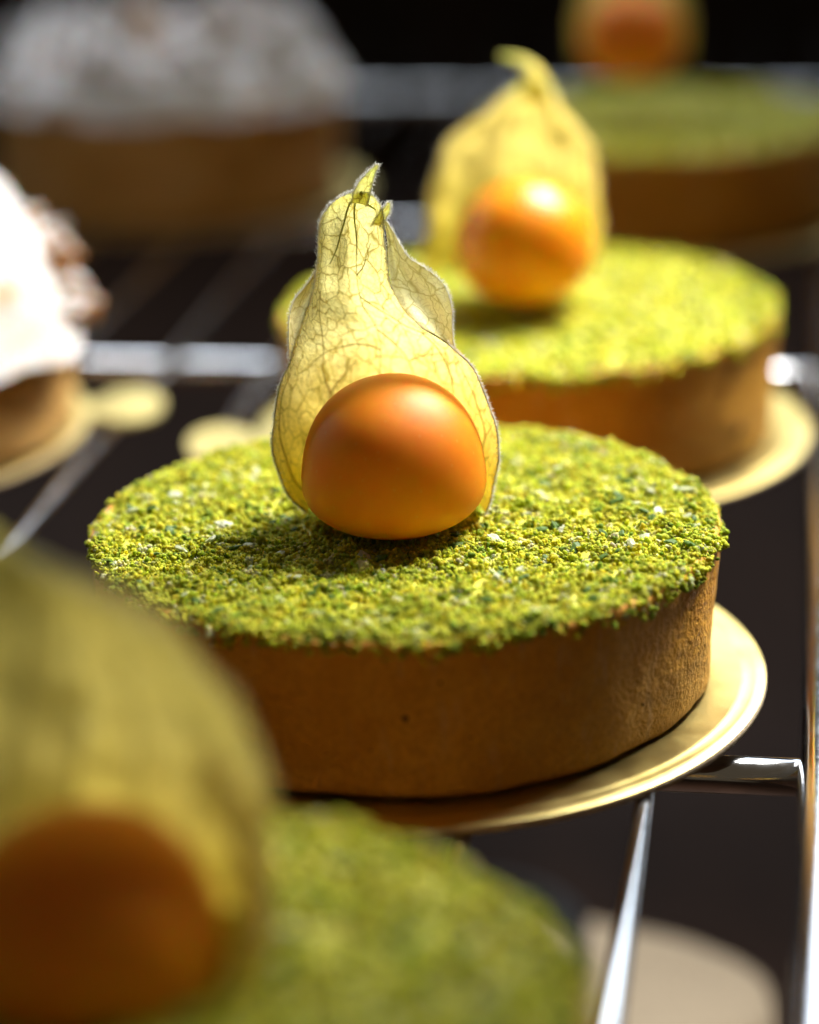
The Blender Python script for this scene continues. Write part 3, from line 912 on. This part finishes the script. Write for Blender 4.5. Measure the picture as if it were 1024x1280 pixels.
sugar_tart((*FB, 0.0003), 0.041, 0.027, "far left very blurred sugared tart with white topping and tall crust", 8.1, 14, [], 0.006, 1.7)

# ---- far right pistachio tart
c = at(830, 262, z=0.0)
RB = (float(c[0]), float(c[1]))
print("far right", RB)
board((*RB, 0.0), 0.046, "blurred gold round board under the far right pistachio tart")
tart((*RB, 0.0003), "far right very blurred dim pistachio tart at the top of the photo", r=0.0405, n_big=2500, n_small=0, sub_big=1, seed=31.0)
rows_r = [(72, 722, 858, 5, 7), (42, 718, 862, 4.5, 8), (12, 722, 860, 4.5, 8), (-18, 732, 850, 5, 7), (-48, 750, 830, 5, 5), (-73, 775, 810, 5, 3)]
simple_physalis(790, 44, RB[1] - 0.003, 0.0108, rows_r, "far right very blurred physalis at the top of the photo",
                [(792, -68, 5, 2.2), (796, -88, 5, 1.2), (800, -103, 5, 0.4)], 40.0, 0.0205, nv=5)

# ---- things on the counter below
BEIGE = plain("pale_sponge", (0.55, 0.44, 0.30), 0.8)
def low_cake(px, py, r, h, label):
    c = at(px, py, z=LOW + h)
    V, Fc = [], []
    n = 96
    prof = [(0.0, h), (0.5, h + 0.001), (0.9, h), (0.97, h - 0.0012), (1.0, h - 0.004), (1.0, h * 0.5), (0.99, 0.0005), (0.95, 0.0)]
    V.append((0, 0, h + 0.001))
    for (q, z) in prof[1:]:
        for j in range(n):
            a = 2 * math.pi * j / n
            k = 1 + 0.07 * math.cos(3 * a + 0.2) + 0.07 * mnoise.noise(Vector((math.cos(a) * 2.2, math.sin(a) * 2.2, 4.0)))
            V.append((q * r * k * math.cos(a), q * r * k * math.sin(a), z))
    for j in range(n): Fc.append((0, 1+j, 1+(j+1) % n))
    for i in range(len(prof) - 2):
        for j in range(n):
            A, B = 1 + i*n, 1 + (i+1)*n
            Fc.append((A+j, B+j, B+(j+1) % n, A+(j+1) % n))
    o = mesh_obj("sponge_cake", V, Fc, BEIGE, loc=(c[0], c[1], LOW))
    tag(o, label, "cake")
    return o
low_cake(752, 1245, 0.030, 0.022, "pale beige cake lying on the dark counter below the wire rack")
BLACK = plain("black_plastic", (0.006, 0.006, 0.007), 0.45)
def dish(px, py, r, h):
    c = at(px, py, z=LOW + h)
    prof = [(0.0, 0.002), (0.8, 0.002), (0.93, h), (1.0, h), (0.98, h - 0.002), (0.86, 0.0)]
    n = 96; V, Fc = [(0, 0, 0.002)], []
    for (q, z) in prof[1:]:
        for j in range(n):
            a = 2 * math.pi * j / n; V.append((q*r*math.cos(a), q*r*math.sin(a), z))
    for j in range(n): Fc.append((0, 1+j, 1+(j+1) % n))
    for i in range(len(prof) - 2):
        for j in range(n):
            A, B = 1+i*n, 1+(i+1)*n
            Fc.append((A+j, B+j, B+(j+1) % n, A+(j+1) % n))
    o = mesh_obj("black_dish", V, Fc, BLACK, loc=(c[0], c[1], LOW))
    tag(o, "black round dish on the counter, peeping out behind the front pistachio tart", "dish")
dish(585, 1160, 0.022, 0.03)
